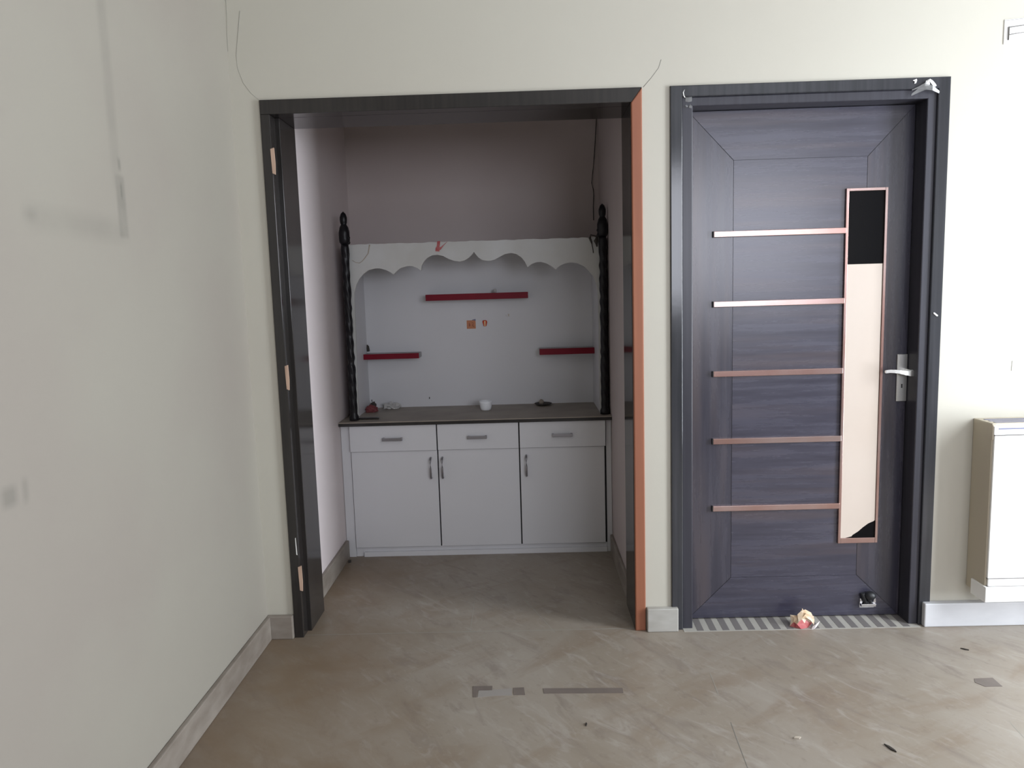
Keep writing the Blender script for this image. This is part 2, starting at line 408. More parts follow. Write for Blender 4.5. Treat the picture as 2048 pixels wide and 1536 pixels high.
# floor details: inlaid pieces, joints
def flat(name, pts, m, h=.0012):
    b = B(); prism_z(b, pts, 0, h); return obj(name, b, m, floor)
flat('inlay', [(-.217,-.411),(-.147,-.411),(-.147,-.438),(-.196,-.440),(-.199,-.484),(-.211,-.484)], M['inlay'])
flat('inlay', [(-.194,-.441),(-.146,-.441),(-.144,-.477),(-.195,-.484)], M['inlaylight'])
flat('inlay', [(-.146,-.436),(-.078,-.430),(-.077,-.475),(-.145,-.477)], M['inlaylight'], .0008)
flat('inlay', [(-.073,-.427),(-.036,-.425),(-.032,-.474),(-.071,-.474)], M['inlay'])
flat('inlay', [(.031,-.434),(.307,-.441),(.306,-.474),(.033,-.468)], M['inlay'])
flat('inlay', [(1.527,-.424),(1.592,-.421),(1.590,-.478),(1.533,-.478),(1.515,-.450)], M['inlay'])
def joint(pts, w=.0016, m='crack'):
    b = B()
    for (x0, y0), (x1, y1) in zip(pts, pts[1:]):
        d = Vector((x1-x0, y1-y0)).normalized(); n = Vector((-d.y, d.x))*w/2
        prism_z(b, [(x0+n.x, y0+n.y), (x1+n.x, y1+n.y), (x1-n.x, y1-n.y), (x0-n.x, y0-n.y)], 0, .0005)
    bmesh.ops.remove_doubles(b, verts=b.verts, dist=.0005)
    return obj('joint_line', b, M[m], floor)
joint([(.622,-.66),(.614,-.78),(.606,-.92),(.60,-1.4)])
joint([(.633,-.346),(.628,-.44),(.625,-.498)], m='crack2')
joint([(-.26,.454),(-.256,.02)], m='crack2')
joint([(-.18,.75),(-.02,.30),(.091,-.003)], m='crack2')
joint([(1.482,-.689),(1.473,-.768)], m='crack2')
joint([(NX+.02,.02),(NR-.02,.02)], .004, 'crack2')

# hairline cracks in the back wall plaster
def crack(pts, r=.0009, m='crack2', parent=wall_back, y=WF):
    b = B(); tube(b, [(x, y, z) for x, z in pts], r, 6); return obj('crack', b, M[m], parent)
crack([(-1.073,2.50),(-1.074,2.42),(-1.078,2.36),(-1.079,2.30)])
crack([(-1.024,2.442),(-1.038,2.354),(-1.049,2.284),(-1.047,2.239),(-1.03,2.185),(-1.004,2.148),(-.976,2.123)], .0010)
crack([(.533,2.217),(.523,2.187),(.495,2.152),(.466,2.121)], .0009, 'crack')
crack([(1.879,1.059),(1.878,1.04),(1.877,1.02)], .0012)

# ------------------------------------------------------------------ frame of the niche opening
t1 = thing('trim_1', (-.25, 0, 0), 'dark glossy timber frame around the niche opening, door removed', 'door frame', kind='structure')
FB = W1+.028
b = B(); box(b, -.9726, -.936, -.002, .06, 0, 2.066, bev=.002)
box(b, -.960, -.9195, .06, FB, 0, 2.066, bev=.002)
obj('jamb', b, M['wenge'], t1)
b = B(); prism_y(b, [(-.9726,2.0665),(.4195,2.0665),(.4595,2.1195),(-.9726,2.1195)], -.002, .06, bev=.002)
box(b, -.955, .43, .06, FB, 2.066, 2.112, bev=.002)
obj('head', b, M['wenge'], t1)
b = B(); box(b, .4165, .458, .012, FB, 0, 2.066, bev=.002)
obj('jamb', b, M['wenge'], t1)
b = B(); prism_y(b, [(.418,0),(.4595,0),(.4595,2.1185),(.419,2.0655)], -.003, .0115, bev=.004)
c = obj('casing', b, M['orange'], t1); c['label'] = 'bare orange wood where the dark facing is missing'
for z0, z1, w0 in ((1.846,1.944,.010),(1.021,1.120,.009),(.198,.304,.010)):
    b = B(); prism_y(b, [(-.9385,z0+.004),(-.9385+w0,z0),(-.9365+w0,z0+.04),(-.938+w0,z1),(-.941,z1-.004),(-.940,z0+.05)], -.0035, .004)
    m = obj('hinge_recess', b, M['rawwood'], t1); m['label'] = 'pale bare wood where a hinge was'
b = B(); prism_y(b, [(-.9440,.352),(-.9400,.350),(-.9425,.423),(-.9450,.42)], -.0030, .003)
obj('hinge_recess', b, M['tapew'], t1)

# ------------------------------------------------------------------ the dark door
d1 = thing('door_1', (1.08, .09, 0), 'closed dark grey-violet laminate door with five metal strips and cream insert', 'door', kind='structure')
b = B(); prism_y(b, [(.564,0),(.610,0),(.610,2.079),(1.552,2.079),(1.552,0),(1.597,0),(1.597,2.1205),(.564,2.1205)], -.002, .03, bev=.0035)
obj('door_frame', b, M['frame2'], d1)
b = B(); prism_y(b, [(.609,0),(.650,0),(.650,2.046),(1.518,2.046),(1.518,0),(1.553,0),(1.553,2.080),(.609,2.080)], .008, .17, bev=.0035)
obj('inner_frame', b, M['frame3'], d1)
LY = .09
leaf = bx('door_leaf', M['groove'], d1, .6515, 1.5165, LY+.002, LY+.036, .006, 2.0445)
cx0, cx1, cz0, cz1 = .826, 1.340, .180, 1.858
lx0, lx1, lz0, lz1 = .652, 1.516, .007, 2.044
g = .0011
def piece(pts, m):
    b = B(); prism_y(b, pts, LY, LY+.004); return obj('border_panel', b, m, leaf)
piece([(lx0,lz0+g),(cx0-g,cz0+g),(cx0-g,cz1-g),(lx0,lz1-g)], M['grain_v'])
piece([(lx1,lz0+g),(lx1,lz1-g),(cx1+g,cz1-g),(cx1+g,cz0+g)], M['grain_v'])
piece([(lx0+g,lz1),(cx0,cz1+g),(cx1,cz1+g),(lx1-g,lz1)], M['grain_h'])
piece([(lx0+g,lz0),(lx1-g,lz0),(cx1,cz0-g),(cx0,cz0-g)], M['grain_h'])
b = B(); prism_y(b, [(cx0+g*.5,cz0),(cx1-g*.5,cz0),(cx1-g*.5,cz1),(cx0+g*.5,cz1)], LY+.0003, LY+.004)
obj('centre_panel', b, M['grain_h'], leaf)
for z in (1.578,1.306,1.029,.755,.476):
    b = B(); box(b, .748, 1.262, LY-.011, LY+.001, z-.0115, z+.0115, bev=.002)
    obj('metal_strip', b, M['copper'], leaf)
    b = B(); box(b, .7452, .7482, LY-.0115, LY+.001, z-.0118, z+.0118)
    obj('strip_end', b, M['endcap'], leaf)['label'] = 'black end of the strip'
# vertical insert
ix0, ix1, iz0, iz1 = 1.258, 1.419, .318, 1.738
b = B()
for x0, x1, z0, z1 in ((ix0, ix0+.011, iz0, iz1), (ix1-.011, ix1, iz0, iz1), (ix0+.0105, ix1-.0105, iz1-.011, iz1), (ix0+.0105, ix1-.0105, iz0, iz0+.022)):
    box(b, x0, x1, LY-.010, LY+.001, z0, z1, bev=.0015)
obj('insert_frame', b, M['copper'], leaf)
b = B(); box(b, ix0+.010, ix1-.010, LY-.0035, LY+.001, iz0+.012, iz1-.008)
o = obj('insert_glass', b, M['glass'], leaf); o['label'] = 'black glass showing above and below the cream sheet'
b = B(); prism_y(b, [(ix0+.0112,1.447),(ix0+.0112,.338),(ix0+.030,.340),(ix0+.056,.346),(ix0+.060,.352),(ix0+.082,.366),(ix0+.102,.384),(ix0+.122,.399),(ix1-.018,.408),(ix1-.0125,.412),(ix1-.0125,1.447)], LY-.0065, LY-.0036)
o = obj('cream_sheet', b, M['cream'], leaf); o['label'] = 'cream sheet torn at its lower right corner'
# lever handle
b = B(); box(b, 1.4755, 1.5165, LY-.008, LY, .900, 1.089, bev=.002)
hp = obj('handle_plate', b, M['satin'], leaf)
b = B(); box(b, 1.4935, 1.4985, LY-.0088, LY-.007, .954, .970)
obj('keyhole', b, M['endcap'], leaf)
b = B()
t = bmesh.new(); bmesh.ops.create_cone(t, cap_ends=True, segments=20, radius1=.0105, radius2=.0105, depth=.05)
bmesh.ops.rotate(t, cent=(0,0,0), matrix=Matrix.Rotation(math.pi/2, 3, 'X'), verts=t.verts)
bmesh.ops.translate(t, vec=(1.512, LY-.030, 1.020), verts=t.verts); merge(b, t)
lev = [(1.523,LY-.052,1.0165),(1.505,LY-.054,1.0165),(1.485,LY-.055,1.0195),(1.465,LY-.056,1.0235),(1.445,LY-.056,1.0265),(1.425,LY-.055,1.0275),(1.408,LY-.052,1.0255)]
t = bmesh.new(); rings = []
for k, p in enumerate(lev):
    h = (.0115,.0105,.0085,.0072,.0065,.006,.0058)[k]
    rings.append([t.verts.new((p[0], p[1]+dy, p[2]+dz)) for dy, dz in ((-.005,-h),(.005,-h),(.005,h),(-.005,h))])
for p, q in zip(rings, rings[1:]):
    for i in range(4): t.faces.new([p[i], p[(i+1)%4], q[(i+1)%4], q[i]])
t.faces.new(rings[0]); t.faces.new(list(reversed(rings[-1])))
bmesh.ops.recalc_face_normals(t, faces=t.faces)
bmesh.ops.bevel(t, geom=list(t.edges), offset=.0016, segments=2, affect='EDGES')
merge(b, t); obj('lever', b, M['satin'], leaf)
# door stopper low on the leaf: black rubber head held by a bright bracket
ds = bx('stopper_bracket', M['steel'], leaf, 1.356, 1.416, LY-.003, LY, .038, .062, bev=.001)
b = B()
for x, lean in ((1.357,-.004),(1.384,-.002),(1.410,.003)):
    prism_y(b, [(x,.060),(x+.012,.060),(x+.007+lean,.080),(x+.003+lean,.080)], LY-.006, LY-.0005)
box(b, 1.357, 1.417, LY-.020, LY-.0025, .049, .0605, bev=.001)
obj('bracket_prong', b, M['steel'], leaf)
b = B()
tube(b, [(1.366,LY-.010,.104),(1.369,LY-.012,.085),(1.377,LY-.013,.064)], [.0105,.0098,.008], 14)
tube(b, [(1.384,LY-.022,.093),(1.391,LY-.017,.078),(1.396,LY-.014,.063)], [.010,.010,.0075], 14)
t = bmesh.new(); bmesh.ops.create_uvsphere(t, u_segments=20, v_segments=12, radius=1)
bmesh.ops.scale(t, vec=(.0225,.020,.0175), verts=t.verts); bmesh.ops.translate(t, vec=(1.391, LY-.021, .098), verts=t.verts)
for f in t.faces: f.smooth = True
merge(b, t)
obj('stopper_head', b, M['black'], leaf)

# striped stone threshold under the door
th = thing('trim_2', (1.08, .03, 0), 'striped stone threshold strip under the dark door', 'threshold', kind='structure')
bx('threshold_slab', mat('threshold_pale_stone', (.42,.40,.36), .5, var=(.34,.32,.29), vscale=(12,12,12)), th, .610, 1.553, -.022, .17, 0, .0012)
x = .668
while x < 1.53:
    b = B(); prism_z(b, [(x,.16),(x+.0265,.16),(x+.0225,-.016),(x-.004,-.016)], .001, .0018)
    obj('dark_bar', b, M['stripedark'], th); x += .0515

# ------------------------------------------------------------------ base cabinet in the niche
CF = .918
cab = thing('base_cabinet', (-.27, 1.16, 0), 'white built-in base cabinet with three drawers over three doors', 'cabinet')
b = B()
box(b, NX+.002, -.928, CF+.022, 1.40, .0, .7105)
box(b, .409, NR-.002, CF+.022, 1.40, .0, .7105)
box(b, -.928, .409, CF+.034, 1.40, .045, .7105)
o = obj('carcass', b, [M['white']], cab)
b = B(); box(b, -.927, .408, CF+.028, CF+.033, .05, .708)  # thin dark sheet paints the shade between the fronts
o = obj('shadow_gap_panel', b, M['gap'], cab); o['label'] = 'dark interior showing through the gaps'
b = B(); box(b, -.885, .408, CF+.016, CF+.034, .0, .026, bev=.001); box(b, -.927, .408, CF+.030, CF+.05, .0, .048)
obj('plinth', b, M['white'], cab)
xs = [-.925, -.4705, -.0435, .4035]
gp = .0032
for i in range(3):
    x0, x1 = xs[i]+(gp if i else 0), xs[i+1]-(gp if i < 2 else 0)
    dr = bx('drawer', M['white'], cab, x0, x1, CF, CF+.028, .573, .708, bev=.0012)
    hx = ((-.753,-.649),(-.311,-.210),(.127,.233))[i]
    hz = .638
    b = B(); box(b, hx[0], hx[1], CF-.022, CF-.016, hz-.0078, hz+.0078, bev=.0015)
    box(b, hx[0], hx[0]+.010, CF-.018, CF+.001, hz-.0078, hz+.0078, bev=.001); box(b, hx[1]-.010, hx[1], CF-.018, CF+.001, hz-.0078, hz+.0078, bev=.001)
    h = obj('handle', b, M['dgrey'], dr)
    dx0, dx1 = (x0+.001 if i == 0 else x0), (x1-.005 if i == 2 else x1)
    dd = bx('door', M['white'], cab, dx0, dx1, CF+.012, CF+.028, .053, .570, bev=.0012)
    hx = (-.508, -.447, -.009)[i]
    b = B(); tube(b, [(hx,CF+.013,.531),(hx,CF-.006,.528),(hx,CF-.014,.516),(hx,CF-.017,.478),(hx,CF-.014,.440),(hx,CF-.006,.426),(hx,CF+.013,.423)], [.0052]*7, 12)
    obj('handle', b, M['dgrey'], dd)
ct = thing('countertop', (-.27, 1.15, .711), 'dusty dark stone countertop on the white base cabinet', 'countertop')
b = B(); box(b, NX+.001, NR-.001, .902, 1.402, .7265, .7324, bev=.0015)
obj('stone_slab', b, M['stone'], ct)
b = B(); box(b, NX+.001, NR-.001, .9015, 1.402, .7108, .7264, bev=.002)
obj('edge_band', b, M['stone_edge'], ct)
CT = .7324

# ------------------------------------------------------------------ scalloped arch surround on the counter
arch = [(-.878,1.396),(-.865,1.437),(-.847,1.469),(-.825,1.492),(-.799,1.511),(-.765,1.519),(-.736,1.518),(-.707,1.509),(-.682,1.496),(-.668,1.485),(-.653,1.501),(-.631,1.517),(-.597,1.526),(-.568,1.525),(-.544,1.514),(-.525,1.501),(-.521,1.526),(-.509,1.546),(-.492,1.564),(-.466,1.577),(-.437,1.579),(-.408,1.572),(-.38,1.556),(-.351,1.545),(-.322,1.541),(-.297,1.547),(-.276,1.56),(-.258,1.577),(-.25,1.589),(-.242,1.577),(-.226,1.558),(-.206,1.545),(-.177,1.54),(-.147,1.544),(-.118,1.559),(-.089,1.573),(-.059,1.577),(-.031,1.571),(-.006,1.553),(.011,1.531),(.024,1.502),(.043,1.516),(.068,1.526),(.093,1.527),(.121,1.519),(.146,1.505),(.169,1.486),(.187,1.503),(.217,1.516),(.25,1.52),(.283,1.514),(.315,1.497),(.34,1.474),(.36,1.447),(.374,1.413),(.382,1.376)]
rnd = random.Random(9)
top = [(.420 - (1.340*i/70), 1.644 + rnd.uniform(-.0025,.0022)) for i in range(71)]
ar = thing('alcove_surround', (-.27, 1.02, CT), 'white scalloped arch surround between the two black carved posts', 'arch surround')
b = B(); prism_y(b, [(-.920,CT),(-.890,CT),(-.884,1.05),(-.880,1.34)] + arch + [(.384,1.30),(.385,CT),(.420,CT)] + top, .998, 1.016)
ab = obj('arch_board', b, M['board'], ar)
b = B(); tube(b, [(-.785,.998,1.640),(-.788,.997,1.625),(-.794,.997,1.597),(-.806,.997,1.582),(-.816,.997,1.570),(-.830,.997,1.556),(-.843,.997,1.549),(-.862,.997,1.553),(-.878,.997,1.563)], [.004,.003,.0025,.002,.002,.0018,.0018,.0016,.0014], 6)
o = obj('crack', b, M['paper'], ab)
b = B(); box(b, -.924, -.910, 1.017, 1.394, CT, 1.622); obj('side_panel', b, M['alcove'], ar)
b = B(); box(b, .388, .420, 1.017, 1.394, CT, 1.622); obj('side_panel', b, M['alcove'], ar)
b = B(); box(b, -.924, .420, 1.017, 1.394, 1.622, 1.640); obj('top_panel', b, M['board'], ar)
b = B(); box(b, -.924, .420, 1.395, 1.405, CT, 1.640); bp_ = obj('back_panel', b, M['alcove'], ar)
# sooty spot on the left inner corner, drill holes
b = B(); crumple(b, (-.905,1.388,1.062), (.010,.008,.024), 5); obj('soot_patch', b, M['darkdust'], bp_)
for x, z in ((-.898,.775),(-.562,.782)):
    b = B(); box(b, x-.002, x+.002, 1.3935, 1.396, z-.006, z+.006); obj('drill_hole', b, M['darkdust'], bp_)

# posts
prof = [(.025,CT),(.025,.752),(.0183,.766),(.0192,.893),(.020,1.011),(.0155,1.035),(.0195,1.06),(.0167,1.094),(.0183,1.144),(.015,1.1775),(.0185,1.21),(.0190,1.2437),(.0155,1.285),(.0192,1.318),(.0158,1.3425),(.0195,1.385),(.0205,1.4244),(.0165,1.46),(.0200,1.4976),(.0167,1.522),(.020,1.5706),(.0217,1.62),(.0183,1.6433),(.0265,1.655),(.0275,1.668),(.0275,1.7035),(.0225,1.7275),(.0138,1.7435),(.0170,1.752),(.0185,1.768),(.0183,1.7795),(.0125,1.797),(.006,1.8035),(.001,1.8085)]
def dens(p):
    out = []
    for (r0, z0), (r1, z1) in zip(p, p[1:]):
        n = max(1, int((z1-z0)/.008))
        for k in range(n):
            s = k/n; s2 = (1-math.cos(math.pi*s))/2
            out.append((r0+(r1-r0)*s2, z0+(z1-z0)*s))
    out.append(p[-1]); return out
def post(x, label, flip):
    p = thing('carved_post', (x, .972, CT), label, 'post', group='carved posts of the arch')
    wob = lambda a, z: .06*math.sin(5*a + z*95)*(1 if .78 < z < 1.60 else .2)
    pr = dens(prof); k = next(i for i, q in enumerate(pr) if q[1] >= 1.636)
    b = B(); lathe(b, pr[:k+1], x, .972, 32, wob=wob); obj('shaft', b, M['carved'], p)
    b = B(); lathe(b, pr[k:], x, .972, 32, wob=wob)
    for dz in (1.652, 1.676):
        t = bmesh.new(); bmesh.ops.create_uvsphere(t, u_segments=12, v_segments=8, radius=.009)
        bmesh.ops.translate(t, vec=(x+flip*.022, .966, dz), verts=t.verts); merge(b, t)
    obj('finial', b, M['carved'], p)
post(-.907, 'black carved post at the left end of the arch', 1)
post(.4085, 'black carved post at the right end of the arch', -1)

# red edged shelves
def shelf(x0, x1, z0, z1, label, end):
    s = thing('wall_shelf', ((x0+x1)/2, 1.394, z0), label, 'shelf', group='red edged shelves in the alcove')
    b = B(); box(b, x0+.0005, x1+(.0005 if end else -.0005), 1.291, 1.3945, z0+.001, z1-.0005, bev=.001); obj('board', b, M['shelfgrey'], s)
    b = B(); box(b, x0, x1, 1.285, 1.2905, z0, z1, bev=.0008); obj('front_edge', b, M['red'], s)
shelf(-.546, .0245, 1.342, 1.3765, 'long red edged shelf high under the scalloped arch', 0)
shelf(-.9095, -.597, 1.0235, 1.0535, 'short red edged shelf on the left, near the left post', 1)
shelf(.0805, .3875, 1.0235, 1.0575, 'short red edged shelf on the right, near the right post', 0)

# ------------------------------------------------------------------ small things on the counter and shelf
cup = thing('cup', (-.226, 1.204, CT), 'small white plastic cup on the dark countertop', 'cup')
b = B(); cp = [(.023,CT),(.028,CT+.004),(.0325,CT+.018),(.0355,CT+.040),(.0365,CT+.052),(.0345,CT+.052),(.033,CT+.040),(.029,CT+.016),(.002,CT+.008)]
lathe(b, cp, -.226, 1.204, 32); obj('bowl', b, M['cup'], cup)
b = B(); crumple(b, (-.868,1.235,CT), (.036,.024,.026), 11, amp=.25)
tag(obj('red_packet', b, M['redcloth'], origin=(-.868,1.235,CT)), 'crumpled dull red packet at the left back of the countertop', 'packet')
b = B(); crumple(b, (-.876,1.325,CT), (.018,.020,.030), 23, amp=.3)
tag(obj('dark_lump', b, M['darkdust'], origin=(-.876,1.325,CT)), 'small dark lump behind the red packet on the countertop', 'clutter')
b = B(); crumple(b, (-.775,1.345,CT), (.050,.026,.024), 31, amp=.5)
tag(obj('crumpled_wrapper', b, M['clear'], origin=(-.775,1.345,CT)), 'crumpled clear plastic wrapper at the back of the countertop', 'wrapper')
b = B(); box(b, -.885, -.782, .985, 1.008, CT, CT+.010, bev=.003)
tag(obj('wooden_stick', b, M['stone_edge'], origin=(-.833,.997,CT)), 'short dark stick lying on the countertop beside the left post', 'stick')
dish = thing('oil_lamp', (.095, 1.330, CT), 'small sooty dish with a knob on the right of the countertop', 'lamp dish')
b = B(); lathe(b, [(.024,CT),(.046,CT+.007),(.050,CT+.012),(.045,CT+.012),(.020,CT+.006)], .095, 1.330, 24); obj('dish', b, M['darkdust'], dish)
b = B(); lathe(b, [(.012,CT+.006),(.015,CT+.020),(.010,CT+.030),(.004,CT+.034)], .085, 1.332, 14); obj('knob', b, M['stone'], dish)
b = B(); lathe(b, [(.0085,1.3765),(.0085,1.394),(.006,1.397),(.001,1.398)], -.160, 1.335, 14)
tag(obj('candle_stub', b, M['clear'], origin=(-.160,1.335,1.3765)), 'pale stub standing on the long red shelf', 'candle')

# ------------------------------------------------------------------ small things on the alcove back
st = thing('sticker', (-.303, 1.3945, 1.175), 'square orange paper sticker under the long red shelf', 'sticker')
b = B(); box(b, -.330, -.279, 1.3932, 1.395, 1.176, 1.224); obj('paper', b, M['orangeprint'], st)
b = B(); prism_y(b, [(-.2985,1.222),(-.2975,1.2275),(-.2785,1.2310),(-.2785,1.2195),(-.289,1.2245)], 1.3926, 1.3950); obj('dark_corner', b, M['slot'], st)
b = B(); prism_y(b, [(-.318,1.190),(-.313,1.189),(-.3095,1.196),(-.314,1.211),(-.317,1.208)], 1.3928, 1.3940); obj('printed_mark', b, M['darkprint'], st)
b = B(); tube(b, [(-.303,1.3929,1.210),(-.298,1.3929,1.211),(-.292,1.3929,1.209),(-.293,1.3929,1.199),(-.289,1.3929,1.187),(-.296,1.3929,1.190),(-.299,1.3929,1.199),(-.294,1.3929,1.200)], .0012, 6); obj('printed_mark', b, M['darkprint'], st)
hk = thing('wall_hook', (-.226, 1.394, 1.19), 'tiny glossy red tapered hook beside the orange sticker', 'hook')
b = B(); prism_y(b, [(-.2385,1.2195),(-.2325,1.2225),(-.2195,1.2225),(-.2135,1.2185),(-.2125,1.210),(-.2185,1.188),(-.2325,1.188),(-.2395,1.211)], 1.386, 1.3948, bev=.002); obj('body', b, M['glossred'], hk)
b = B(); prism_y(b, [(-.2295,1.2185),(-.2215,1.2185),(-.2225,1.1875),(-.2285,1.1875)], 1.3835, 1.3862, bev=.001); obj('stripe', b, M['gold'], hk)
b = B(); tube(b, [(-.1035,1.3942,1.252),(-.1045,1.3942,1.243),(-.0985,1.3942,1.242)], .0009, 6)
tag(obj('paper_scrap', b, M['paper'], origin=(-.102,1.394,1.245)), 'tiny beige scrap stuck right of the red hook, left piece', 'scrap')
b = B(); prism_y(b, [(-.0955,1.242),(-.083,1.241),(-.0885,1.247),(-.0835,1.251),(-.0905,1.2555),(-.0945,1.252),(-.089,1.248)], 1.3936, 1.3951)
tag(obj('paper_scrap', b, M['paper'], origin=(-.09,1.394,1.245)), 'tiny beige scrap stuck right of the red hook, right piece', 'scrap')
# red ribbon scrap over the arch board, dry twig at the right post, hanging wire
b = B(); ribbon(b, [(-.4365,.994,1.596),(-.4365,.9945,1.612),(-.431,.995,1.625),(-.428,.996,1.648)], [(.0105,0,-.001),(.009,0,0),(.008,0,.002),(.0075,0,0)], (0,1,0))
ribbon(b, [(-.432,.993,1.607),(-.418,.9935,1.612),(-.402,.9945,1.628),(-.384,.996,1.645)], [(0,0,.008),(.001,0,.007),(.002,0,.004),(.003,0,.002)], (0,1,0))
tag(obj('red_ribbon', b, M['wrapB'], origin=(-.43,.994,1.6)), 'torn red ribbon scrap hanging on the top edge of the arch', 'ribbon')
tw = thing('dry_twig', (.36, .992, 1.62), 'withered brown twig tied beside the right carved post', 'twig')
b = B(); tube(b, [(.395,.985,1.652),(.380,.984,1.647),(.366,.985,1.650)], [.004,.005,.003], 8); obj('knot', b, M['wire'], tw)
b = B(); tube(b, [(.371,.984,1.650),(.350,.986,1.655),(.345,.987,1.640),(.353,.988,1.620),(.357,.990,1.605)], [.003,.004,.006,.005,.002], 8); obj('leaf', b, M['darkdust'], tw)
b = B(); tube(b, [(.383,.986,1.648),(.376,.988,1.625),(.381,.990,1.595)], [.006,.011,.003], 8); obj('leaf', b, M['darkdust'], tw)
b = B(); tube(b, [(.356,.990,1.606),(.3605,.992,1.585),(.3625,.993,1.564)], .0022, 8); obj('stem', b, M['wire'], tw)
b = B(); tube(b, [(.430,1.399,2.40),(.428,1.399,2.307),(.419,1.399,2.18),(.412,1.398,2.10),(.404,1.398,2.03),(.397,1.398,1.970),(.405,1.398,1.935),(.407,1.398,1.90),(.404,1.398,1.84),(.4045,1.398,1.765)], .0023, 8)
tag(obj('hanging_wire', b, M['wire'], origin=(.41,1.398,1.77)), 'thin dark wire hanging down the niche back above the right post', 'wire')

# ------------------------------------------------------------------ scraps on frame and floor
tp = thing('torn_tape', (1.51, -.004, 2.05), 'torn clear sticky tape bunched on the top right corner of the door frame', 'tape')
def tp_r(pts, w, m):
    b = B(); ribbon(b, pts, w, (0,-1,0), .0008); return obj('tape_strip', b, m, tp)
tp_r([(1.452,-.003,2.058),(1.475,-.006,2.072),(1.500,-.012,2.083),(1.525,-.010,2.079),(1.553,-.004,2.064)], [(.001,0,.004),(0,0,.008),(0,0,.010),(0,0,.009),(.001,0,.004)], M['tape'])
tp_r([(1.453,-.003,2.075),(1.475,-.006,2.083),(1.500,-.010,2.096),(1.512,-.006,2.108)], [(0,0,.0015),(0,0,.003),(.004,0,.005),(.006,0,.003)], M['tape'])
tp_r([(1.512,-.004,2.110),(1.520,-.008,2.104),(1.530,-.006,2.094),(1.540,-.003,2.086)], [(.006,0,.003),(.005,0,.002),(.005,0,.003),(.003,0,.002)], M['tapew'])
tp_r([(1.462,-.003,2.112),(1.466,-.005,2.107),(1.464,-.004,2.098)], [(.007,0,.003),(.004,0,.002),(.003,0,.001)], M['tapew'])
b = B(); crumple(b, (1.507,-.006,2.088), (.008,.004,.010), 3, amp=.7); obj('tape_wad', b, M['tapew'], tp)
tp2 = thing('torn_tape', (.63, .005, 2.05), 'small shiny tape remnant on the top left corner of the door frame', 'tape')
b = B(); ribbon(b, [(.617,-.003,2.104),(.612,-.004,2.094),(.614,-.003,2.084),(.618,-.003,2.076)], [(.001,0,.001),(.0015,0,0),(.0015,0,0),(.002,0,0)], (0,-1,0), .0008); obj('tape_strip', b, M['tapew'], tp2)
b = B(); ribbon(b, [(.622,.007,2.072),(.634,.006,2.070),(.646,.007,2.072)], [(0,0,.008),(0,0,.009),(0,0,.008)], (0,-1,0), .0008); obj('tape_strip', b, M['tape'], tp2)
b = B(); crumple(b, (.640,.007,2.040), (.006,.003,.007), 8, amp=.5); obj('tape_wad', b, M['tape'], tp2)
b = B(); crumple(b, (.625,.007,2.042), (.004,.003,.006), 6, amp=.5); obj('tape_wad', b, M['tape'], tp2)
b = B(); prism_y(b, [(1.563,1.253),(1.567,1.254),(1.581,1.243),(1.580,1.239),(1.576,1.239),(1.564,1.249)], -.006, -.0015, bev=.001)
tag(obj('paper_scrap', b, M['scrap'], origin=(1.572,-.004,1.245)), 'white scrap stuck to the right side of the door frame', 'scrap')

wr = thing('snack_wrapper', (1.10, -.01, 0), 'crumpled tan and red snack wrapper on the door threshold', 'wrapper')
b = B(); crumple(b, (1.092,.012,.002), (.046,.028,.036), 58, sub=2, amp=.65, fr=1.35, rot=.1, split=lambda c: 0 if c.z+c.y*.45-c.x*.12 > .016 else 1)
ribbon(b, [(1.070,-.004,.040),(1.085,.000,.050),(1.104,.004,.055),(1.124,.002,.043),(1.135,-.006,.022)], [(.002,.012,.010),(.004,.014,.012),(.004,.016,.010),(.006,.014,.010),(.004,.010,.008)], (0,-.6,.8), .0012)
obj('crumpled_foil', b, [M['wrapA'], M['wrapB']], wr)
b = B(); ribbon(b, [(1.120,-.020,.004),(1.132,-.024,.013),(1.143,-.020,.020),(1.152,-.012,.024)], [(.004,0,.009),(.004,0,.010),(.004,0,.010),(.003,0,.007)], (0,-1,0), .0012); obj('torn_flap', b, M['wrapW'], wr)
def chip(x, y, l, a, w, m, label, h=.004, name='litter_chip', cat='litter'):
    ca, sa = math.cos(a), math.sin(a)
    pts = [(-l,0),(-l*.3,w),(l*.6,w*.7),(l,0),(l*.2,-w)]
    b = B(); prism_z(b, [(x+p*ca-q*sa, y+p*sa+q*ca) for p, q in pts], .0005, h)
    return tag(obj(name, b, M[m], origin=(x, y, 0)), label, cat)
chip(1.052, -.811, .022, -1.15, .005, 'wire', 'thin dark leaf scrap on the floor at the lower right')
chip(.800, -.752, .012, .2, .006, 'paper', 'small brown crumb on the floor left of the leaf scrap')
chip(.163, -.66, .009, 1.5, .003, 'wire', 'tiny dark crumb on the floor below the long floor inlay')
chip(1.615, -.215, .014, -.6, .003, 'wire', 'thin dark fibre on the floor in front of the right skirting')
chip(-.945, .915-.06, .010, .9, .006, 'wire', 'tiny dark crumb on the niche floor by the left end of the cabinet', h=.012)

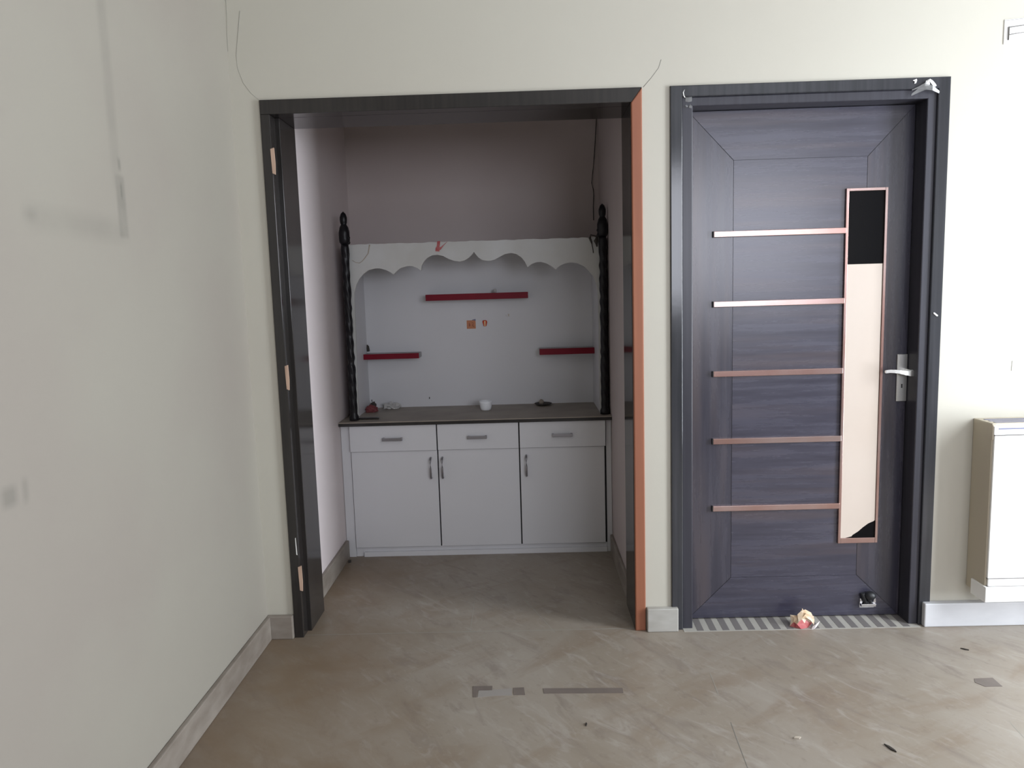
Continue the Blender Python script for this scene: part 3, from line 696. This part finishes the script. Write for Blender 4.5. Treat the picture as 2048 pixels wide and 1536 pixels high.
# ------------------------------------------------------------------ fittings at the right edge
u = thing('wall_unit', (2.02, -.06, .145), 'white boxed wall unit with slotted top right of the door', 'wall unit')
ux0, ux1 = 1.741, 2.30
b = B(); box(b, ux0, ux1, -.112, WF, .160, .838, bev=.003); obj('casing', b, M['unit'], u)
b = B(); box(b, ux0+.004, ux1-.004, -.123, -.112, .238, .792, bev=.002); obj('front_panel', b, M['unitwhite'], u)
b = B(); box(b, ux0+.002, ux1-.002, -.122, -.11, .795, .828, bev=.003); obj('upper_rail', b, M['unitwhite'], u)
b = B(); prism_y(b, [(ux0-.006,.145),(ux1+.006,.145),(ux1+.006,.205),(ux0-.006,.205)], -.130, -.035, bev=.003); obj('lower_ledge', b, M['unitwhite'], u)
b = B(); box(b, ux0+.006, ux1-.006, -.123, -.112, .205, .236, bev=.004); obj('lower_rail', b, M['unitwhite'], u)
b = B(); prism_y(b, [(ux0-.002,.775),(ux0+.012,.775),(ux0+.012,.834),(ux0-.002,.834)], -.118, -.088, bev=.004); obj('hinge_cover', b, M['unit'], u)
for z_ in (.7935, .2370, .2050):
    b = B(); box(b, ux0+.004, ux1-.004, -.1236, -.112, z_-.0015, z_+.0015); obj('seam', b, M['seam'], u)
for k in range(3):
    b = B(); box(b, ux0+.018, ux1-.03, -.098+k*.030, -.085+k*.030, .8375, .8395); obj('vent_slot', b, M['slot'], u)
b = B(); box(b, ux0+.018, ux1-.03, -.1232, -.1215, .816, .8215); obj('vent_slot', b, M['slot'], u)

v = thing('wall_vent', (1.92, 0, 2.26), 'white slatted vent high on the wall at the right edge', 'vent')
def vp(x0, x1, za, zb, sl, y0, y1, m, name):
    b = B(); prism_y(b, [(x0,za),(x1,za+sl*(x1-x0)),(x1,zb+sl*(x1-x0)),(x0,zb)], y0, y1, bev=.002); return obj(name, b, m, v)
vp(1.785, 2.06, 2.228, 2.314, .07, .004, WF, M['unitwhite'], 'vent_body')
vp(1.800, 2.06, 2.262, 2.284, .11, -.002, .0042, M['unitwhite'], 'slat')
vp(1.786, 2.06, 2.309, 2.3115, .075, .0032, .0045, M['seam'], 'edge_line')
vp(1.800, 2.06, 2.285, 2.2885, .09, -.0005, .0042, M['seam'], 'slat_gap')  # grey strips paint the shadow lines along the slat
vp(1.800, 2.06, 2.258, 2.2615, .15, -.0005, .0042, M['seam'], 'slat_gap')
vp(1.7985, 1.8015, 2.241, 2.288, 0, -.0022, .0042, M['seam'], 'end_rib')

# ------------------------------------------------------------------ light
def area(name, loc, rot, sx, sy, power, col, spread=180):
    l = bpy.data.lights.new(name, 'AREA'); l.shape = 'RECTANGLE'; l.size = sx; l.size_y = sy; l.energy = power; l.color = col; l.spread = math.radians(spread)
    o = bpy.data.objects.new(name, l); C.objects.link(o); o.location = loc; o.rotation_euler = rot; return o
# daylight through the right-hand window, plus fill through the added second one
for (y0_, y1_), pw in zip(WINS, (190, 5)):
    area('window_daylight_right', (XR+.10, (y0_+y1_)/2, (WZ0+WZ1)/2), (0, math.radians(90), 0), WZ1-WZ0, y1_-y0_, pw, (.87, .935, 1))
# daylight entering through the window behind the viewer
area('window_daylight_rear', ((RX0+RX1)/2, YR-.10, (RZ0+RZ1)/2), (math.radians(90), 0, 0), RX1-RX0, RZ1-RZ0, 86, (.90, .915, 1))
wd = bpy.data.worlds.new('sky'); S.world = wd; wd.use_nodes = True
bg = wd.node_tree.nodes['Background']; bg.inputs[0].default_value = (.75,.85,1,1); bg.inputs[1].default_value = 1.0

# ------------------------------------------------------------------ camera
cam = bpy.data.cameras.new('camera'); co = bpy.data.objects.new('camera', cam); C.objects.link(co)
cam.sensor_width = 36; cam.lens = 1500*36/2048; cam.clip_start = .02
rt = Vector((.99946673,.01527685,-.02885952)); up = Vector((.02678074,.12217418,.9921473)); fw = Vector((-.01868277,.9923911,-.1216999))
mw = Matrix((rt, up, -fw)).transposed().to_4x4(); mw.translation = Vector((0,-2.9067,1.378))
co.matrix_world = mw
S.camera = co
S.view_settings.view_transform = 'Standard'; S.view_settings.look = 'None'; S.view_settings.gamma = 1; S.view_settings.exposure = -.11
